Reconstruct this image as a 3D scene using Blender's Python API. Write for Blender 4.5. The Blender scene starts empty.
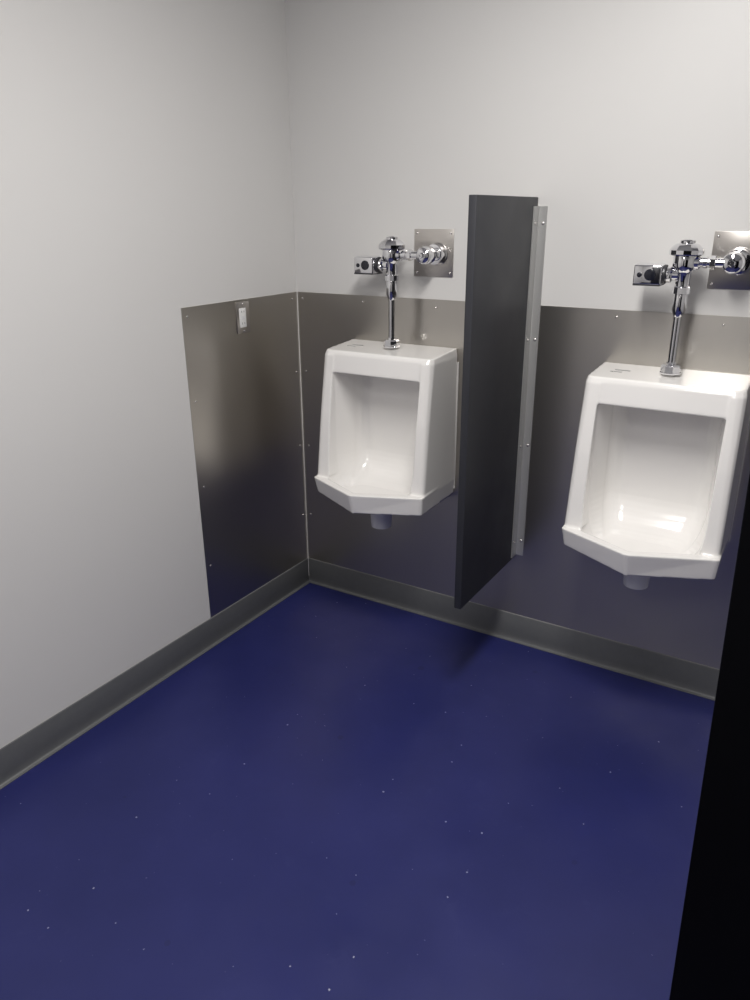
import bpy, bmesh, math, random
from mathutils import Vector, Matrix

S = bpy.context.scene
COL = S.collection
PI = math.pi

# ------------------------------------------------------------------ camera
cam_data = bpy.data.cameras.new('camera')
cam_data.sensor_fit = 'AUTO'
cam_data.sensor_width = 36.0
cam_data.lens = 747.88 / 1000 * 36
cam = bpy.data.objects.new('camera', cam_data)
cam.location = (1.93170, -2.53400, 1.61636)
cam.rotation_euler = (1.205184, 0.0059447, 0.5499948)
COL.objects.link(cam)
S.camera = cam

# ------------------------------------------------------------------ view, world, room light and added fill
S.view_settings.view_transform = 'Standard'
S.view_settings.look = 'None'
S.view_settings.gamma = 1
S.view_settings.use_curve_mapping = False
S.view_settings.exposure = 0.05

world = bpy.data.worlds.new('world')
S.world = world
world.use_nodes = True
world.node_tree.nodes['Background'].inputs[0].default_value = (0.8, 0.82, 0.85, 1)
world.node_tree.nodes['Background'].inputs[1].default_value = 0.05

CEIL = 2.70
# ceiling fixture, then an unseen fill added to even out the walls: (x, y, width x, length y, watts)
FIXTURES_AND_FILL = [(1.40, -1.45, 0.30, 1.18, 42.0), (1.25, -3.25, 0.30, 1.18, 20.0)]
for fx, fy, fw, fl, watts in FIXTURES_AND_FILL:
    la = bpy.data.lights.new('fixture_or_fill_light', 'AREA')
    la.shape = 'RECTANGLE'
    la.size = fw - 0.03
    la.size_y = fl - 0.03
    la.energy = watts
    la.color = (1.0, 0.972, 0.94)
    lo = bpy.data.objects.new('fixture_or_fill_light', la)
    lo.location = (fx, fy, CEIL - 0.072)
    COL.objects.link(lo)

# ------------------------------------------------------------------ materials
def new_mat(name, color=(0.8, 0.8, 0.8), rough=0.5, metal=0.0, **kw):
    m = bpy.data.materials.new(name)
    m.use_nodes = True
    b = m.node_tree.nodes['Principled BSDF']
    b.inputs['Base Color'].default_value = (*color, 1)
    b.inputs['Roughness'].default_value = rough
    b.inputs['Metallic'].default_value = metal
    for k, v in kw.items():
        b.inputs[k.replace('_', ' ')].default_value = v
    return m, m.node_tree, b

def noise(nt, scale, detail=3.0, vec_scale=None, rough=0.5):
    tc = nt.nodes.new('ShaderNodeTexCoord')
    mp = nt.nodes.new('ShaderNodeMapping')
    nt.links.new(tc.outputs['Object'], mp.inputs['Vector'])
    if vec_scale:
        mp.inputs['Scale'].default_value = vec_scale
    n = nt.nodes.new('ShaderNodeTexNoise')
    n.inputs['Scale'].default_value = scale
    n.inputs['Detail'].default_value = detail
    n.inputs['Roughness'].default_value = rough
    nt.links.new(mp.outputs[0], n.inputs['Vector'])
    return n

def remap(nt, src, a, b, lo, hi):
    r = nt.nodes.new('ShaderNodeMapRange')
    r.inputs['From Min'].default_value = a
    r.inputs['From Max'].default_value = b
    r.inputs['To Min'].default_value = lo
    r.inputs['To Max'].default_value = hi
    nt.links.new(src, r.inputs['Value'])
    return r.outputs[0]

def mixc(nt, fac, c1, c2):
    m = nt.nodes.new('ShaderNodeMix')
    m.data_type = 'RGBA'
    nt.links.new(fac, m.inputs[0])
    for i, c in ((6, c1), (7, c2)):
        if isinstance(c, tuple):
            m.inputs[i].default_value = (*c, 1)
        else:
            nt.links.new(c, m.inputs[i])
    return m.outputs[2]

def bump(nt, b, src, strength, dist=0.001):
    bp = nt.nodes.new('ShaderNodeBump')
    bp.inputs['Strength'].default_value = strength
    bp.inputs['Distance'].default_value = dist
    nt.links.new(src, bp.inputs['Height'])
    nt.links.new(bp.outputs[0], b.inputs['Normal'])

# painted wall
M_WALL, nt, b = new_mat('white_eggshell_paint', (0.66, 0.655, 0.64), 0.42)
n = noise(nt, 1.3, 2)
nt.links.new(mixc(nt, n.outputs[0], (0.665, 0.655, 0.642), (0.69, 0.685, 0.672)), b.inputs['Base Color'])
n = noise(nt, 260, 2)
bump(nt, b, n.outputs[0], 0.25, 0.0006)

M_CEIL, nt, b = new_mat('white_ceiling_paint', (0.75, 0.75, 0.74), 0.8)

# blue floor
M_FLOOR, nt, b = new_mat('blue_seamless_floor', (0.03, 0.035, 0.15), 0.38)
b.inputs['Specular IOR Level'].default_value = 0.32
n = noise(nt, 2.2, 5, rough=0.6)
base = mixc(nt, remap(nt, n.outputs[0], 0.35, 0.68, 0, 1), (0.0150, 0.0190, 0.102), (0.0205, 0.0245, 0.124))
n2 = noise(nt, 9.0, 6, rough=0.7)
base = mixc(nt, remap(nt, n2.outputs[0], 0.60, 0.80, 0, 0.35), base, (0.050, 0.054, 0.17))
# small pale specks of dust and drips
def specks(scale, radius, density):
    tc = nt.nodes.new('ShaderNodeTexCoord')
    wn = nt.nodes.new('ShaderNodeTexNoise'); wn.inputs['Scale'].default_value = 90
    add = nt.nodes.new('ShaderNodeVectorMath'); add.operation = 'MULTIPLY_ADD'
    nt.links.new(tc.outputs['Object'], wn.inputs['Vector'])
    nt.links.new(wn.outputs['Color'], add.inputs[0])
    add.inputs[1].default_value = (0.006, 0.006, 0.0)
    nt.links.new(tc.outputs['Object'], add.inputs[2])
    v = nt.nodes.new('ShaderNodeTexVoronoi'); v.voronoi_dimensions = '2D'
    v.inputs['Scale'].default_value = scale
    nt.links.new(add.outputs[0], v.inputs['Vector'])
    sep = nt.nodes.new('ShaderNodeSeparateColor')
    nt.links.new(v.outputs['Color'], sep.inputs[0])
    # radius varies from cell to cell
    rr = remap(nt, sep.outputs[1], 0, 1, radius * 0.35, radius)
    d = nt.nodes.new('ShaderNodeMath'); d.operation = 'LESS_THAN'
    nt.links.new(v.outputs['Distance'], d.inputs[0]); nt.links.new(rr, d.inputs[1])
    g = nt.nodes.new('ShaderNodeMath'); g.operation = 'LESS_THAN'
    nt.links.new(sep.outputs[0], g.inputs[0]); g.inputs[1].default_value = density
    m = nt.nodes.new('ShaderNodeMath'); m.operation = 'MULTIPLY'
    nt.links.new(d.outputs[0], m.inputs[0]); nt.links.new(g.outputs[0], m.inputs[1])
    return m.outputs[0]
def scaled(src, k):
    m = nt.nodes.new('ShaderNodeMath'); m.operation = 'MULTIPLY'
    nt.links.new(src, m.inputs[0]); m.inputs[1].default_value = k
    return m.outputs[0]
base = mixc(nt, scaled(specks(9.0, 0.025, 0.24), 0.75), base, (0.42, 0.43, 0.55))
base = mixc(nt, scaled(specks(17.0, 0.032, 0.16), 0.30), base, (0.30, 0.30, 0.48))
base = mixc(nt, scaled(specks(2.7, 0.035, 0.30), 0.45), base, (0.010, 0.012, 0.06))
nt.links.new(base, b.inputs['Base Color'])
n3 = noise(nt, 5.0, 4)
nt.links.new(remap(nt, n3.outputs[0], 0.3, 0.7, 0.33, 0.48), b.inputs['Roughness'])
n4 = noise(nt, 35.0, 3)
bump(nt, b, n4.outputs[0], 0.12, 0.001)

# brushed stainless sheet
def steel(name, col, rough, vec, aniso=0.6, rot=0.0):
    m, nt, b = new_mat(name, col, rough, 1.0)
    n = noise(nt, 1.0, 4, vec)
    nt.links.new(remap(nt, n.outputs[0], 0.3, 0.7, rough - 0.01, rough + 0.015), b.inputs['Roughness'])
    c2 = tuple(c * 0.97 for c in col)
    nt.links.new(mixc(nt, n.outputs[0], col, c2), b.inputs['Base Color'])
    b.inputs['Anisotropic'].default_value = aniso
    b.inputs['Anisotropic Rotation'].default_value = rot
    tg = nt.nodes.new('ShaderNodeTangent')
    tg.direction_type = 'RADIAL'; tg.axis = 'Z'
    nt.links.new(tg.outputs[0], b.inputs['Tangent'])
    return m
M_STEEL = steel('brushed_stainless_sheet', (0.53, 0.505, 0.468), 0.30, (500, 500, 12), 0.7, 0.25)
M_PLATE = steel('brushed_stainless_plate', (0.60, 0.57, 0.54), 0.30, (20, 20, 900), 0.6, 0.0)
M_CHROME, nt, b = new_mat('polished_chrome', (0.80, 0.80, 0.82), 0.05, 1.0)
M_SCREW, nt, b = new_mat('screw_steel', (0.70, 0.68, 0.66), 0.22, 0.8)
M_BEAD, nt, b = new_mat('grey_sealant', (0.22, 0.22, 0.22), 0.5)
M_DARKMETAL, nt, b = new_mat('dark_recess', (0.03, 0.03, 0.035), 0.4, 0.0)
M_LENS, nt, b = new_mat('black_sensor_lens', (0.012, 0.013, 0.02), 0.12)
M_PORC, nt, b = new_mat('white_vitreous_china', (0.86, 0.845, 0.825), 0.14)
b.inputs['Coat Weight'].default_value = 0.4
b.inputs['Coat Roughness'].default_value = 0.07
M_PVC, nt, b = new_mat('pale_grey_plastic', (0.74, 0.74, 0.77), 0.35)
M_CAULK, nt, b = new_mat('white_sealant', (0.70, 0.69, 0.67), 0.45)
M_MARK, nt, b = new_mat('grey_print', (0.36, 0.36, 0.36), 0.5)

# charcoal textured plastic
M_CHAR, nt, b = new_mat('charcoal_textured_plastic', (0.026, 0.027, 0.033), 0.46)
n = noise(nt, 420, 2)
bump(nt, b, n.outputs[0], 0.35, 0.0005)
n = noise(nt, 6, 3)
nt.links.new(remap(nt, n.outputs[0], 0.3, 0.7, 0.44, 0.54), b.inputs['Roughness'])
M_BLACK, nt, b = new_mat('shaded_stall_laminate', (0.0018, 0.0018, 0.0028), 0.6)  # unlit side of a charcoal panel, its shade put into the base colour
b.inputs['Specular IOR Level'].default_value = 0.08

# anodised aluminium with a long vertical grain
M_ALU, nt, b = new_mat('satin_aluminium', (0.46, 0.46, 0.455), 0.40, 0.75)
n = noise(nt, 1.0, 3, (500, 500, 8))
nt.links.new(mixc(nt, n.outputs[0], (0.56, 0.56, 0.555), (0.63, 0.63, 0.62)), b.inputs['Base Color'])

M_BASE, nt, b = new_mat('grey_rubber_cove', (0.078, 0.080, 0.083), 0.42)
n = noise(nt, 30, 3)
nt.links.new(mixc(nt, n.outputs[0], (0.100, 0.104, 0.110), (0.122, 0.126, 0.132)), b.inputs['Base Color'])
M_OUTLET, nt, b = new_mat('white_device_plastic', (0.78, 0.78, 0.77), 0.3)
M_EMIT, nt, b = new_mat('lit_diffuser', (0.9, 0.9, 0.9), 0.5)
b.inputs['Emission Color'].default_value = (1.0, 0.965, 0.925, 1)
b.inputs['Emission Strength'].default_value = 1.0
M_FRAME, nt, b = new_mat('white_enamel', (0.8, 0.8, 0.8), 0.4)
M_DOOR, nt, b = new_mat('near_black_unseen_door', (0.025, 0.025, 0.03), 0.45)

# ------------------------------------------------------------------ mesh helpers
def link(name, bm, mat, parent=None, angle=35):
    bmesh.ops.recalc_face_normals(bm, faces=bm.faces[:])
    me = bpy.data.meshes.new(name)
    bm.to_mesh(me); bm.free()
    me.materials.append(mat)
    for p in me.polygons:
        p.use_smooth = True
    me.set_sharp_from_angle(angle=math.radians(angle))
    o = bpy.data.objects.new(name, me)
    COL.objects.link(o)
    if parent is not None:
        o.parent = parent
    return o

def add_box(bm, x0, x1, y0, y1, z0, z1, bev=0.0, seg=2):
    t = bmesh.new()
    bmesh.ops.create_cube(t, size=1)
    for v in t.verts:
        v.co = Vector(((x0 + x1) / 2 + v.co.x * (x1 - x0), (y0 + y1) / 2 + v.co.y * (y1 - y0), (z0 + z1) / 2 + v.co.z * (z1 - z0)))
    if bev > 0:
        bmesh.ops.bevel(t, geom=t.edges[:], offset=bev, segments=seg, profile=0.5, affect='EDGES')
    me = bpy.data.meshes.new('tmp'); t.to_mesh(me); t.free()
    bm.from_mesh(me); bpy.data.meshes.remove(me)

def box(name, mat, parent, *a, **k):
    bm = bmesh.new(); add_box(bm, *a, **k)
    return link(name, bm, mat, parent)

def add_lathe(bm, origin, axis, prof, n=40, polygon=None):
    """prof: list of (radius, distance along axis). polygon: number of flats, optional."""
    origin = Vector(origin); axis = Vector(axis).normalized()
    q = axis.to_track_quat('Z', 'Y').to_matrix()
    rings = []
    m = polygon or n
    for r, h in prof:
        if r <= 1e-6:
            rings.append([bm.verts.new(origin + q @ Vector((0, 0, h)))])
        else:
            rings.append([bm.verts.new(origin + q @ Vector((r * math.cos(2 * PI * (i + 0.5) / m), r * math.sin(2 * PI * (i + 0.5) / m), h))) for i in range(m)])
    for a, b_ in zip(rings, rings[1:]):
        if len(a) == 1 and len(b_) == 1:
            continue
        for i in range(m):
            j = (i + 1) % m
            if len(a) == 1: bm.faces.new((a[0], b_[i], b_[j]))
            elif len(b_) == 1: bm.faces.new((a[i], b_[0], a[j]))
            else: bm.faces.new((a[i], b_[i], b_[j], a[j]))
    if len(rings[0]) > 1: bm.faces.new(rings[0])
    if len(rings[-1]) > 1: bm.faces.new(rings[-1])

def lathe(name, mat, parent, origin, axis, prof, n=40, polygon=None, angle=35):
    bm = bmesh.new(); add_lathe(bm, origin, axis, prof, n, polygon)
    return link(name, bm, mat, parent, angle)

def add_prism(bm, poly, z0, z1, scale1=None):
    """poly in (x, y); extruded along z. scale1: list of (x, y) for the upper ring."""
    up = scale1 or poly
    a = [bm.verts.new((x, y, z0)) for x, y in poly]
    c = [bm.verts.new((x, y, z1)) for x, y in up]
    n = len(a)
    for i in range(n):
        j = (i + 1) % n
        bm.faces.new((a[i], a[j], c[j], c[i]))
    bm.faces.new(a); bm.faces.new(c)

def empty(name, loc, label, cat, group=None):
    o = bpy.data.objects.new(name, None)
    o.empty_display_size = 0.05
    o.location = loc
    COL.objects.link(o)
    o['label'] = label; o['category'] = cat
    if group: o['group'] = group
    return o

def structure(o):
    o['kind'] = 'structure'
    return o

def screw(parent, loc, normal, r=0.0042, name='screw'):
    """dome head screw with a crossed slot"""
    prof = [(r, -0.0005), (r, 0.0006), (r * 0.85, 0.0016), (r * 0.5, 0.0024), (r * 0.18, 0.0026), (r * 0.12, 0.0016), (0, 0.0016)]
    return lathe(name, M_SCREW, parent, loc, normal, prof, 14)

# ------------------------------------------------------------------ room shell
XR, YF = 3.6, -4.3
T = 0.12
structure(box('floor', M_FLOOR, None, -T, XR + T, YF - T, T, -0.1, 0.0))
structure(box('ceiling', M_CEIL, None, -T, XR + T, YF - T, T, CEIL, CEIL + 0.1))
structure(box('wall_back', M_WALL, None, -T, XR + T, 0.0, T, 0.0, CEIL))
structure(box('wall_left', M_WALL, None, -T, 0.0, YF - T, 0.0, 0.0, CEIL))
structure(box('wall_right', M_WALL, None, XR, XR + T, YF - T, 0.0, 0.0, CEIL))
structure(box('wall_front', M_WALL, None, 0.0, XR, YF - T, YF, 0.0, CEIL))

# cove baseboards: flat strip with a flared toe at the floor
HB = 0.1162
PROF = [(0.0, HB), (0.0032, HB), (0.0045, HB - 0.0015), (0.0045, 0.030), (0.0055, 0.019), (0.0085, 0.010),
        (0.0135, 0.0055), (0.0200, 0.0038), (0.0215, 0.0026), (0.0215, 0.0), (0.0, 0.0)]
def cove(name, p0, p1, nrm):
    bm = bmesh.new()
    p0 = Vector(p0); p1 = Vector(p1); nrm = Vector(nrm)
    along = (p1 - p0).normalized()
    ra, rb = [], []
    for d, z in PROF:
        ra.append(bm.verts.new(p0 + nrm * d + along * d + Vector((0, 0, z))))     # mitred inside corners
        rb.append(bm.verts.new(p1 + nrm * d - along * d + Vector((0, 0, z))))
    n = len(PROF)
    for i in range(n):
        j = (i + 1) % n
        bm.faces.new((ra[i], ra[j], rb[j], rb[i]))
    bm.faces.new(ra); bm.faces.new(rb)
    return structure(link(name, bm, M_BASE, None, 50))
e = 0.0005
cove('baseboard_back', (0, -e, 0), (XR, -e, 0), (0, -1, 0))
cove('baseboard_left', (e, YF, 0), (e, 0, 0), (1, 0, 0))
cove('baseboard_right', (XR - e, YF, 0), (XR - e, 0, 0), (-1, 0, 0))
cove('baseboard_front', (0, YF + e, 0), (XR, YF + e, 0), (0, 1, 0))

# thin sealant beads: panel corner and joint of wall and baseboard
HP = 1.32
bm = bmesh.new()
add_lathe(bm, (0.0042, -0.0042, HB - 0.1), (0, 0, 1), [(0.0022, 0.0), (0.0022, HP - HB + 0.1), (0, HP - HB + 0.1005)], 10)
structure(link('trim_1', bm, M_CAULK, None))
bm = bmesh.new()
add_lathe(bm, (0.0045, -0.0022, HB + 0.0005), (1, 0, 0), [(0.0014, 0.0), (0.0014, 2.9)], 8)
structure(link('trim_2', bm, M_BEAD, None))
bm = bmesh.new()
add_lathe(bm, (0.0022, -0.0045, HB + 0.0005), (0, -1, 0), [(0.0014, 0.0), (0.0014, 0.65)], 8)
structure(link('trim_3', bm, M_BEAD, None))

# unseen door behind the viewpoint, made near-black for dark reflections in the chrome
dr = box('door_1', M_DOOR, None, 0.9, 1.82, YF + 0.001, YF + 0.045, 0.01, 2.10, bev=0.004)
structure(dr)
lathe('door_handle', M_CHROME, dr, (1.74, YF + 0.045, 1.0), (0, 1, 0), [(0.026, 0), (0.026, 0.008), (0.011, 0.012), (0.011, 0.045), (0.022, 0.05), (0.026, 0.062), (0.018, 0.072), (0, 0.074)], 24)

# ------------------------------------------------------------------ ceiling fixture and added fill
for i, (fx, fy, fw, fl, watts) in enumerate(FIXTURES_AND_FILL):
    lab = ['long white ceiling light above the two urinals', 'long white fill light added out of view behind the camera'][i]
    t = empty('ceiling_light', (fx, fy, CEIL), lab, 'ceiling light')
    bm = bmesh.new()
    for (a0, a1, b0, b1) in ((-fw/2-.02, -fw/2, -fl/2-.02, fl/2+.02), (fw/2, fw/2+.02, -fl/2-.02, fl/2+.02),
                             (-fw/2, fw/2, -fl/2-.02, -fl/2), (-fw/2, fw/2, fl/2, fl/2+.02)):
        add_box(bm, a0, a1, b0, b1, -0.075, -0.0005, 0.002, 1)
    link('frame', bm, M_FRAME, t)
    box('diffuser', M_EMIT, t, -fw/2 + .001, fw/2 - .001, -fl/2 + .001, fl/2 - .001, -0.066, -0.058)

# ------------------------------------------------------------------ stainless wall sheets
PT = 0.0018
LY = -0.6533
t = empty('steel_wall_sheet', (0, LY / 2, HB), 'tall narrow brushed steel splash sheet on the left wall below the outlet', 'wall panel', 'brushed steel splash sheets')
def local(o):   # meshes are written in world space, children keep it
    o.matrix_parent_inverse = Matrix.Translation(-o.parent.location)
    return o
local(box('sheet', M_STEEL, t, 0.0003, PT, LY, -0.0018, HB + 0.0015, HP, bev=0.0004, seg=1))
for y, z in ((-0.628, 1.289), (-0.035, 1.294), (-0.625, 0.990), (-0.028, 0.994), (-0.624, 0.664), (-0.024, 0.668), (-0.628, 0.338), (-0.024, 0.342)):
    local(screw(t, (PT, y, z), (1, 0, 0), 0.0038))

t = empty('steel_wall_sheet', (1.45, 0, HB), 'long brushed steel splash sheet on the back wall behind both urinals', 'wall panel', 'brushed steel splash sheets')
local(box('sheet', M_STEEL, t, 0.0018, 2.9, -PT, -0.0003, HB + 0.0015, HP, bev=0.0004, seg=1))
for x, z in ((0.029, 1.295), (0.032, 0.996), (0.032, 0.668), (0.028, 0.342), (0.322, 1.296), (0.641, 1.291), (0.960, 1.293),
             (1.300, 1.297), (1.623, 1.293), (1.95, 1.293), (2.27, 1.293), (2.6, 1.293), (1.30, 0.17)):
    if z > 0.2:
        local(screw(t, (x, -PT, z), (0, -1, 0), 0.0038))

# ------------------------------------------------------------------ urinals
def urinal_mesh():
    def tmp(bm, name):
        bmesh.ops.recalc_face_normals(bm, faces=bm.faces[:])
        me = bpy.data.meshes.new(name); bm.to_mesh(me); bm.free()
        o = bpy.data.objects.new(name, me); COL.objects.link(o)
        return o
    # main body: loft through z levels of a plan outline with clipped front corners
    levels = [(0.545, 0.150, 0.150), (0.560, 0.215, 0.215), (0.583, 0.234, 0.262), (0.640, 0.2395, 0.270), (0.90, 0.2360, 0.243), (1.120, 0.2330, 0.212), (1.1385, 0.2285, 0.203)]
    bm = bmesh.new(); rings = []
    for z, w, d in levels:
        r = 0.012 + 0.010 * max(0.0, min(1.0, (z - 0.64) / 0.48))
        zz = (lambda y: z)
        top = z > 1.13
        pts = [(-w, 0.0), (-w, -d + r), (-w + 0.35 * r, -d + 0.35 * r), (-w + r, -d), (w - r, -d), (w - 0.35 * r, -d + 0.35 * r), (w, -d + r), (w, 0.0)]
        rings.append([bm.verts.new((x, y, z + (0.012 if (top and y > -0.05) else 0))) for x, y in pts])
    for a, c in zip(rings, rings[1:]):
        for i in range(8):
            j = (i + 1) % 8
            bm.faces.new((a[i], a[j], c[j], c[i]))
    bm.faces.new(rings[0]); bm.faces.new(rings[-1])
    bmesh.ops.triangulate(bm, faces=bm.faces[:])
    body = tmp(bm, 'urinal_bowl')
    # protruding rim with its pointed prow
    bm = bmesh.new()
    lo = [(-0.229, -0.12), (-0.231, -0.272), (-0.222, -0.277), (-0.010, -0.366), (0.000, -0.366), (0.229, -0.281), (0.238, -0.274), (0.234, -0.12)]
    hi = [(-0.236, -0.12), (-0.241, -0.282), (-0.232, -0.289), (-0.010, -0.388), (0.000, -0.388), (0.235, -0.291), (0.2445, -0.283), (0.239, -0.12)]
    zlo = [0.580, 0.585, 0.585, 0.570, 0.570, 0.577, 0.577, 0.576]
    a = [bm.verts.new((x, y, z)) for (x, y), z in zip(lo, zlo)]
    c = [bm.verts.new((x, y, 0.650)) for x, y in hi]
    for i in range(8):
        j = (i + 1) % 8
        bm.faces.new((a[i], a[j], c[j], c[i]))
    bm.faces.new(a); bm.faces.new(c)
    bmesh.ops.triangulate(bm, faces=bm.faces[:])
    rim = tmp(bm, 'cut')
    # opening above the rim
    bm = bmesh.new()
    BZ0, BZ1 = 0.606, 0.745
    def inset(z, amount):
        t_ = max(0.0, min(1.0, (z - BZ0) / (BZ1 - BZ0)))
        return amount * (1 - math.sqrt(max(0.0, 1 - (1 - t_) ** 2)))
    def back_arc(z):
        """right-to-left points along the rounded back of the hollow"""
        kb = inset(z, 0.115); ks = inset(z, 0.050)
        wb, yb, ws = 0.166 - ks, -0.052 - kb, 0.186 - ks * 0.9
        R_ = 0.055
        pts = [(ws, -0.205)]
        for i in range(7):
            a_ = i / 6 * PI / 2
            pts.append((wb - R_ + R_ * math.cos(a_), yb - R_ + R_ * math.sin(a_)))
        return [(x + 0.004, y) for x, y in pts] + [(-x + 0.004, y) for x, y in reversed(pts)]
    def loft(rings_):
        for a, c in zip(rings_, rings_[1:]):
            n_ = len(a)
            for i in range(n_):
                j = (i + 1) % n_
                bm.faces.new((a[i], a[j], c[j], c[i]))
        bm.faces.new(rings_[0]); bm.faces.new(rings_[-1])
        bmesh.ops.triangulate(bm, faces=bm.faces[:])
    zs = [0.6525, 0.665, 0.68, 0.70, 0.72, 0.745, 0.85, 0.95, 1.057]
    loft([[bm.verts.new((x, y, z)) for x, y in [(0.190, -0.6)] + back_arc(z) + [(-0.182, -0.6)]] for z in zs])
    cut1 = tmp(bm, 'cut')
    # bowl below the rim
    bm = bmesh.new()
    def lip(z):
        k = 0.050 * (1 - math.sqrt(max(0.0, 1 - (1 - (z - BZ0) / (0.660 - BZ0)) ** 2)))
        return [(-0.181 + k * 1.2, -0.272 + k * 0.4), (-0.004, -0.360 + k * 1.2), (0.189 - k * 1.2, -0.272 + k * 0.4)]
    loft([[bm.verts.new((x, y, z)) for x, y in back_arc(z) + lip(z)] for z in (0.6065, 0.610, 0.617, 0.627, 0.640, 0.6575)])
    cut2 = tmp(bm, 'cut')
    # shallow recess of the header between the two side strips
    bm = bmesh.new()
    h = [bm.verts.new(p) for p in ((-0.180, -0.208, 1.137), (0.191, -0.208, 1.137), (0.191, -0.32, 1.137), (-0.180, -0.32, 1.137),
                                   (-0.180, -0.220, 1.04), (0.191, -0.220, 1.04), (0.191, -0.32, 1.04), (-0.180, -0.32, 1.04))]
    for f in ((0, 1, 2, 3), (4, 5, 6, 7), (0, 1, 5, 4), (1, 2, 6, 5), (2, 3, 7, 6), (3, 0, 4, 7)):
        bm.faces.new([h[i] for i in f])
    bmesh.ops.triangulate(bm, faces=bm.faces[:])
    cut3 = tmp(bm, 'cut')
    for o, op in ((rim, 'UNION'), (cut3, 'DIFFERENCE'), (cut1, 'DIFFERENCE'), (cut2, 'DIFFERENCE')):
        md = body.modifiers.new('b', 'BOOLEAN'); md.operation = op; md.object = o; md.solver = 'EXACT'
    md = body.modifiers.new('r', 'REMESH'); md.mode = 'VOXEL'; md.voxel_size = 0.0030; md.use_smooth_shade = True
    md = body.modifiers.new('s', 'SMOOTH'); md.factor = 0.5; md.iterations = 9
    dg = bpy.context.evaluated_depsgraph_get()
    me = bpy.data.meshes.new_from_object(body.evaluated_get(dg))
    for o in (body, rim, cut1, cut2, cut3):
        old = o.data; bpy.data.objects.remove(o); bpy.data.meshes.remove(old)
    me.materials.clear(); me.materials.append(M_PORC)
    for p in me.polygons: p.use_smooth = True
    me.name = 'urinal_bowl'
    return me

UM = urinal_mesh()
def make_urinal(x, label):
    t = empty('urinal', (x, -0.003, 0), label, 'urinal', 'white wall hung urinals')
    o = bpy.data.objects.new('bowl', UM); COL.objects.link(o); o.parent = t
    # drain stub under the bowl
    p = lathe('drain_pipe', M_PVC, t, (-0.01, -0.15, 0.438), (0, 0, 1), [(0.0, 0.0), (0.034, 0.0), (0.040, 0.004), (0.0430, 0.040), (0.0460, 0.080), (0.0480, 0.125)], 32)
    # sealant bead along each side
    for x0 in (-0.2395, 0.2330):
        box('sealant', M_CAULK, t, x0, x0 + 0.0065, -0.0045, 0.0008, 0.600, 1.10, bev=0.001, seg=1)
    # faint printed mark on the top left of the china
    bm = bmesh.new()
    for k, (x0, x1, y0, y1) in enumerate(((-0.168, -0.120, -0.100, -0.0965), (-0.176, -0.166, -0.125, -0.119), (-0.164, -0.140, -0.124, -0.1215))):
        zz = 1.1512 + (min(y0, -0.05) + 0.05) * 0.062
        add_box(bm, x0, x1, y0, y1, zz - 0.0025, zz - 0.0008)
    m = link('printed_mark', bm, M_MARK, t)
    m['label'] = 'small grey maker mark'
    return t
UX = (0.504, 1.506)
make_urinal(UX[0], 'white china urinal left of the dark screen, nearest the room corner')
make_urinal(UX[1], 'white china urinal right of the dark screen')

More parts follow.
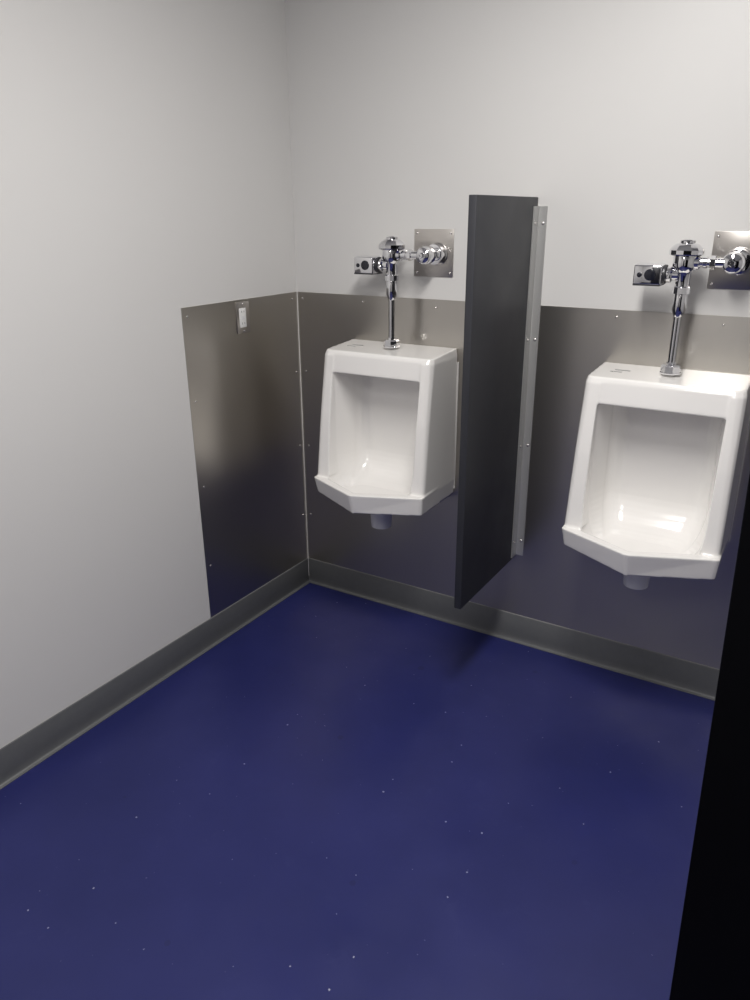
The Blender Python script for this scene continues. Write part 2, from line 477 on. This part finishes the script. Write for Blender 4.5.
# ------------------------------------------------------------------ automatic flush valves
def make_valve(x, label):
    t = empty('flush_valve', (x, -0.105, 1.151), label, 'flush valve', 'chrome automatic flush valves')
    Z = lambda z: z - 1.151
    # coupling on the urinal
    bm = bmesh.new()
    add_lathe(bm, (0, 0, 0), (0, 0, 1), [(0.0315, 0.0), (0.0320, 0.004), (0.0300, 0.006), (0.0300, 0.024), (0.0260, 0.029), (0.015, 0.031), (0.015, 0.036), (0.0, 0.036)], polygon=8)
    nut = link('spud_nut', bm, M_CHROME, t, 20)
    # down pipe
    lathe('flush_pipe', M_CHROME, t, (0, 0, 0.030), (0, 0, 1), [(0.0118, 0), (0.0118, Z(1.326) - 0.03)], 32)
    lathe('vacuum_breaker', M_CHROME, t, (0, 0, Z(1.322)), (0, 0, 1), [(0.0118, 0), (0.013, 0.002), (0.0198, 0.020), (0.0198, 0.066), (0.0180, 0.070)], 36)
    bm = bmesh.new()
    add_lathe(bm, (0, 0, Z(1.388)), (0, 0, 1), [(0.020, 0), (0.0255, 0.002), (0.0255, 0.020), (0.022, 0.023)], polygon=12)
    link('coupling_ring', bm, M_CHROME, t, 20)
    # body
    lathe('valve_body', M_CHROME, t, (0, 0, Z(1.408)), (0, 0, 1), [(0.0205, 0), (0.0205, 0.038), (0.024, 0.044), (0.032, 0.052), (0.0345, 0.060), (0.0345, 0.090), (0.032, 0.094)], 40)
    # cap with faceted flange and button
    cap = lathe('cap', M_CHROME, t, (0, 0, Z(1.496)), (0, 0, 1), [(0.034, 0.0), (0.046, 0.002), (0.0475, 0.005), (0.0475, 0.016), (0.0450, 0.020), (0.038, 0.028), (0.030, 0.034), (0.024, 0.036), (0.0, 0.037)], polygon=14, angle=14)
    lathe('override_button', M_CHROME, cap, (0, 0, Z(1.531)), (0, 0, 1), [(0.0215, 0), (0.0215, 0.007), (0.020, 0.009), (0.015, 0.009), (0.014, 0.0075), (0, 0.0075)], 28)
    # inlet arm
    ZA = Z(1.479)
    lathe('inlet_arm', M_CHROME, t, (0.025, 0, ZA), (1, 0, 0), [(0.022, 0), (0.020, 0.014), (0.0135, 0.018), (0.0135, 0.090)], 30)
    lathe('arm_nut', M_CHROME, t, (0.068, 0, ZA), (1, 0, 0), [(0.014, 0), (0.0195, 0.002), (0.0195, 0.014), (0.014, 0.016)], polygon=6, angle=20)
    bm = bmesh.new()
    add_lathe(bm, (0.049, 0, ZA), (1, 0, 0), [(0.0135, 0), (0.0165, 0.002), (0.0165, 0.011), (0.0135, 0.013)], 28)
    link('arm_collar', bm, M_CHROME, t)
    # control stop: barrel toward the viewer, neck to the wall
    SX = 0.128
    st = lathe('stop_valve', M_CHROME, t, (SX, 0.060, ZA), (0, -1, 0), [(0.018, 0), (0.018, 0.012), (0.0275, 0.017), (0.0305, 0.024), (0.0305, 0.058), (0.0275, 0.063), (0.0265, 0.069), (0.0215, 0.0735), (0.0120, 0.075), (0.0120, 0.0765), (0.0, 0.0765)], 40)
    bm = bmesh.new()
    add_lathe(bm, (SX, -0.0155, ZA), (0, -1, 0), [(0.0095, 0), (0.0095, 0.008), (0.008, 0.009), (0.0045, 0.009), (0.0045, 0.005), (0, 0.005)], polygon=6)
    link('stop_screw', bm, M_CHROME, st, 20)
    # wall flange over the steel plate
    lathe('wall_flange', M_CHROME, t, (SX + 0.004, 0.1015, ZA), (0, -1, 0), [(0.0395, 0), (0.0400, 0.003), (0.0385, 0.007), (0.0365, 0.010), (0.0365, 0.028), (0.0345, 0.034), (0.018, 0.037)], 44)
    # sensor box with its round necks
    bm = bmesh.new()
    bx0, bx1, by0, by1 = -0.134, -0.054, -0.044, 0.030
    zb0, zb1 = Z(1.4135), Z(1.4705)
    # housing with a chamfered top rear edge
    prof = [(by0, zb0), (by0, zb1), (by0 + 0.052, zb1 + 0.004), (by1, zb1 - 0.016), (by1, zb0)]
    a = [bm.verts.new((bx0, y, z)) for y, z in prof]; c = [bm.verts.new((bx1, y, z)) for y, z in prof]
    for i in range(5):
        j = (i + 1) % 5
        bm.faces.new((a[i], a[j], c[j], c[i]))
    bm.faces.new(a); bm.faces.new(c)
    bmesh.ops.recalc_face_normals(bm, faces=bm.faces[:])
    bmesh.ops.bevel(bm, geom=bm.edges[:], offset=0.004, segments=3, profile=0.5, affect='EDGES')
    sb = link('sensor_box', bm, M_CHROME, t)
    zc = Z(1.443)
    lathe('sensor_lens', M_LENS, sb, (-0.086, by0 + 0.0005, zc), (0, -1, 0), [(0.0165, 0), (0.0165, 0.002), (0.014, 0.0028), (0, 0.0031)], 32)
    lathe('indicator_lens', M_LENS, sb, (-0.1165, by0 + 0.0005, zc - 0.001), (0, -1, 0), [(0.0072, 0), (0.0072, 0.0015), (0.0055, 0.0022), (0, 0.0024)], 24)
    # base lip of the box
    bm = bmesh.new(); add_box(bm, bx0 + 0.001, bx1 - 0.001, by0 - 0.001, by1 - 0.002, zb0 - 0.0025, zb0 + 0.0025, 0.001, 1)
    lip = link('base_lip', bm, M_DARKMETAL, sb); lip['label'] = 'dark lip along the lower edge'
    bm = bmesh.new()
    add_lathe(bm, (-0.055, -0.004, zc), (1, 0, 0), [(0.0275, 0), (0.0275, 0.007), (0.025, 0.009)], 36)
    g = link('gasket', bm, M_DARKMETAL, sb); g['label'] = 'dark rubber ring'
    lathe('side_neck', M_CHROME, t, (-0.047, -0.003, zc), (1, 0, 0), [(0.022, 0), (0.0235, 0.003), (0.0235, 0.014), (0.0165, 0.018), (0.0165, 0.034)], 32)
    lathe('neck_screw', M_CHROME, t, (-0.036, -0.021, zc - 0.006), (0, -1, 0), [(0.0075, 0), (0.0075, 0.006), (0.0055, 0.008), (0, 0.0085)], 20)
    return t
make_valve(0.512, 'chrome sensor flush valve above the urinal nearest the room corner')
make_valve(1.5065, 'chrome sensor flush valve above the urinal right of the dark screen')

# steel plates behind the supply stops
def make_plate(x0, x1, z0, z1, label):
    t = empty('backing_plate', ((x0 + x1) / 2, 0, (z0 + z1) / 2), label, 'wall plate', 'square steel plates behind the flush valves')
    local(box('plate', M_PLATE, t, x0, x1, -0.0028, -0.0003, z0, z1, bev=0.0008, seg=2))
    for sx in (x0 + 0.012, x1 - 0.012):
        for sz in (z0 + 0.014, z1 - 0.014):
            local(screw(t, (sx, -0.0028, sz), (0, -1, 0), 0.0042))
make_plate(0.547, 0.706, 1.400, 1.564, 'square steel wall plate behind the flush valve nearest the room corner')
make_plate(1.560, 1.719, 1.398, 1.562, 'square steel wall plate behind the flush valve right of the dark screen')

# ------------------------------------------------------------------ privacy screen
t = empty('privacy_screen', (0.996, 0, 0.366), 'charcoal privacy screen standing out from the wall between the urinals', 'privacy screen')
local(box('screen_panel', M_CHAR, t, 0.9835, 1.0085, -0.490, -0.004, 0.366, 1.664, bev=0.0022, seg=3))
bm = bmesh.new()
th = 0.005
Z0, Z1 = 0.378, 1.636
def angle_section(side):
    xw = 1.0085 if side > 0 else 0.9835
    pts = [(xw + side * 0.0005, -0.0018), (xw + side * 0.0005, -0.046), (xw + side * th, -0.046), (xw + side * th, -0.0065), (xw + side * (th + 0.002), -0.0045), (xw + side * 0.033, -0.0042), (xw + side * 0.033, -0.0022)]
    return pts
for side, nm in ((1, 'mounting_bracket'), (-1, 'mounting_bracket')):
    bm = bmesh.new(); add_prism(bm, angle_section(side), Z0, Z1)
    br = link(nm, bm, M_ALU, t); local(br)
    for z in (1.583, 1.204, 0.821, 0.439):
        xw = 1.0085 if side > 0 else 0.9835
        for loc, nr in (((xw + side * th, -0.030, z), (side, 0, 0)), ((xw + side * 0.0215, -0.0043, z), (0, -1, 0))):
            s = screw(br, loc, nr, 0.0054)
            s.matrix_parent_inverse = Matrix.Identity(4)

# ------------------------------------------------------------------ outlet on the left wall
t = empty('wall_outlet', (0, -0.344, 1.256), 'small steel cover plate with a narrow white outlet at the top of the left sheet', 'outlet')
local(box('cover_plate', M_PLATE, t, PT, PT + 0.0045, -0.380, -0.308, 1.197, 1.312, bev=0.0018, seg=2))
bm = bmesh.new()
add_box(bm, PT + 0.003, PT + 0.0075, -0.367, -0.332, 1.219, 1.290, 0.0012, 2)
face = local(link('outlet_face', bm, M_OUTLET, t))
for zc in (1.277, 1.234):
    for dy, hh in ((-0.0065, 0.0075), (0.0065, 0.006)):
        s = box('slot', M_DARKMETAL, face, PT + 0.0070, PT + 0.0078, -0.3495 + dy - 0.0009, -0.3495 + dy + 0.0009, zc - hh / 2, zc + hh / 2)
for zc in (1.2585, 1.2515):
    box('button', M_PVC, face, PT + 0.0070, PT + 0.0086, -0.3565, -0.3425, zc - 0.0027, zc + 0.0027, bev=0.0005, seg=1)
for zc in (1.304, 1.206):
    local(screw(t, (PT + 0.0045, -0.344, zc), (1, 0, 0), 0.0032))

# ------------------------------------------------------------------ black stall panel close to the camera
t = empty('stall_panel', (1.905, -1.90, 0.30), 'near-black stall panel cutting off the right edge of the view', 'stall panel')
bm = bmesh.new()
W, H0, H1 = 0.90, 0.0, 1.50
sl = -0.0253
x00 = 1.9053 - 1.905 + (0.831 - 0.30) * 0.0253
pts = [(x00, H0), (x00 + W, H0), (x00 + W + sl * H1, H1), (x00 + sl * H1, H1)]
a = [bm.verts.new((x, 0.0, z)) for x, z in pts]; c = [bm.verts.new((x, 0.022, z)) for x, z in pts]
for i in range(4):
    j = (i + 1) % 4
    bm.faces.new((a[i], a[j], c[j], c[i]))
bm.faces.new(a); bm.faces.new(c)
bmesh.ops.recalc_face_normals(bm, faces=bm.faces[:])
bmesh.ops.bevel(bm, geom=bm.edges[:], offset=0.0015, segments=2, profile=0.5, affect='EDGES')
link('panel', bm, M_BLACK, t)
for px in (0.12, 0.78):
    lathe('foot', M_ALU, t, (px, 0.011, -0.2995), (0, 0, 1), [(0.028, 0), (0.028, 0.005), (0.012, 0.009), (0.012, 0.301)], 20)
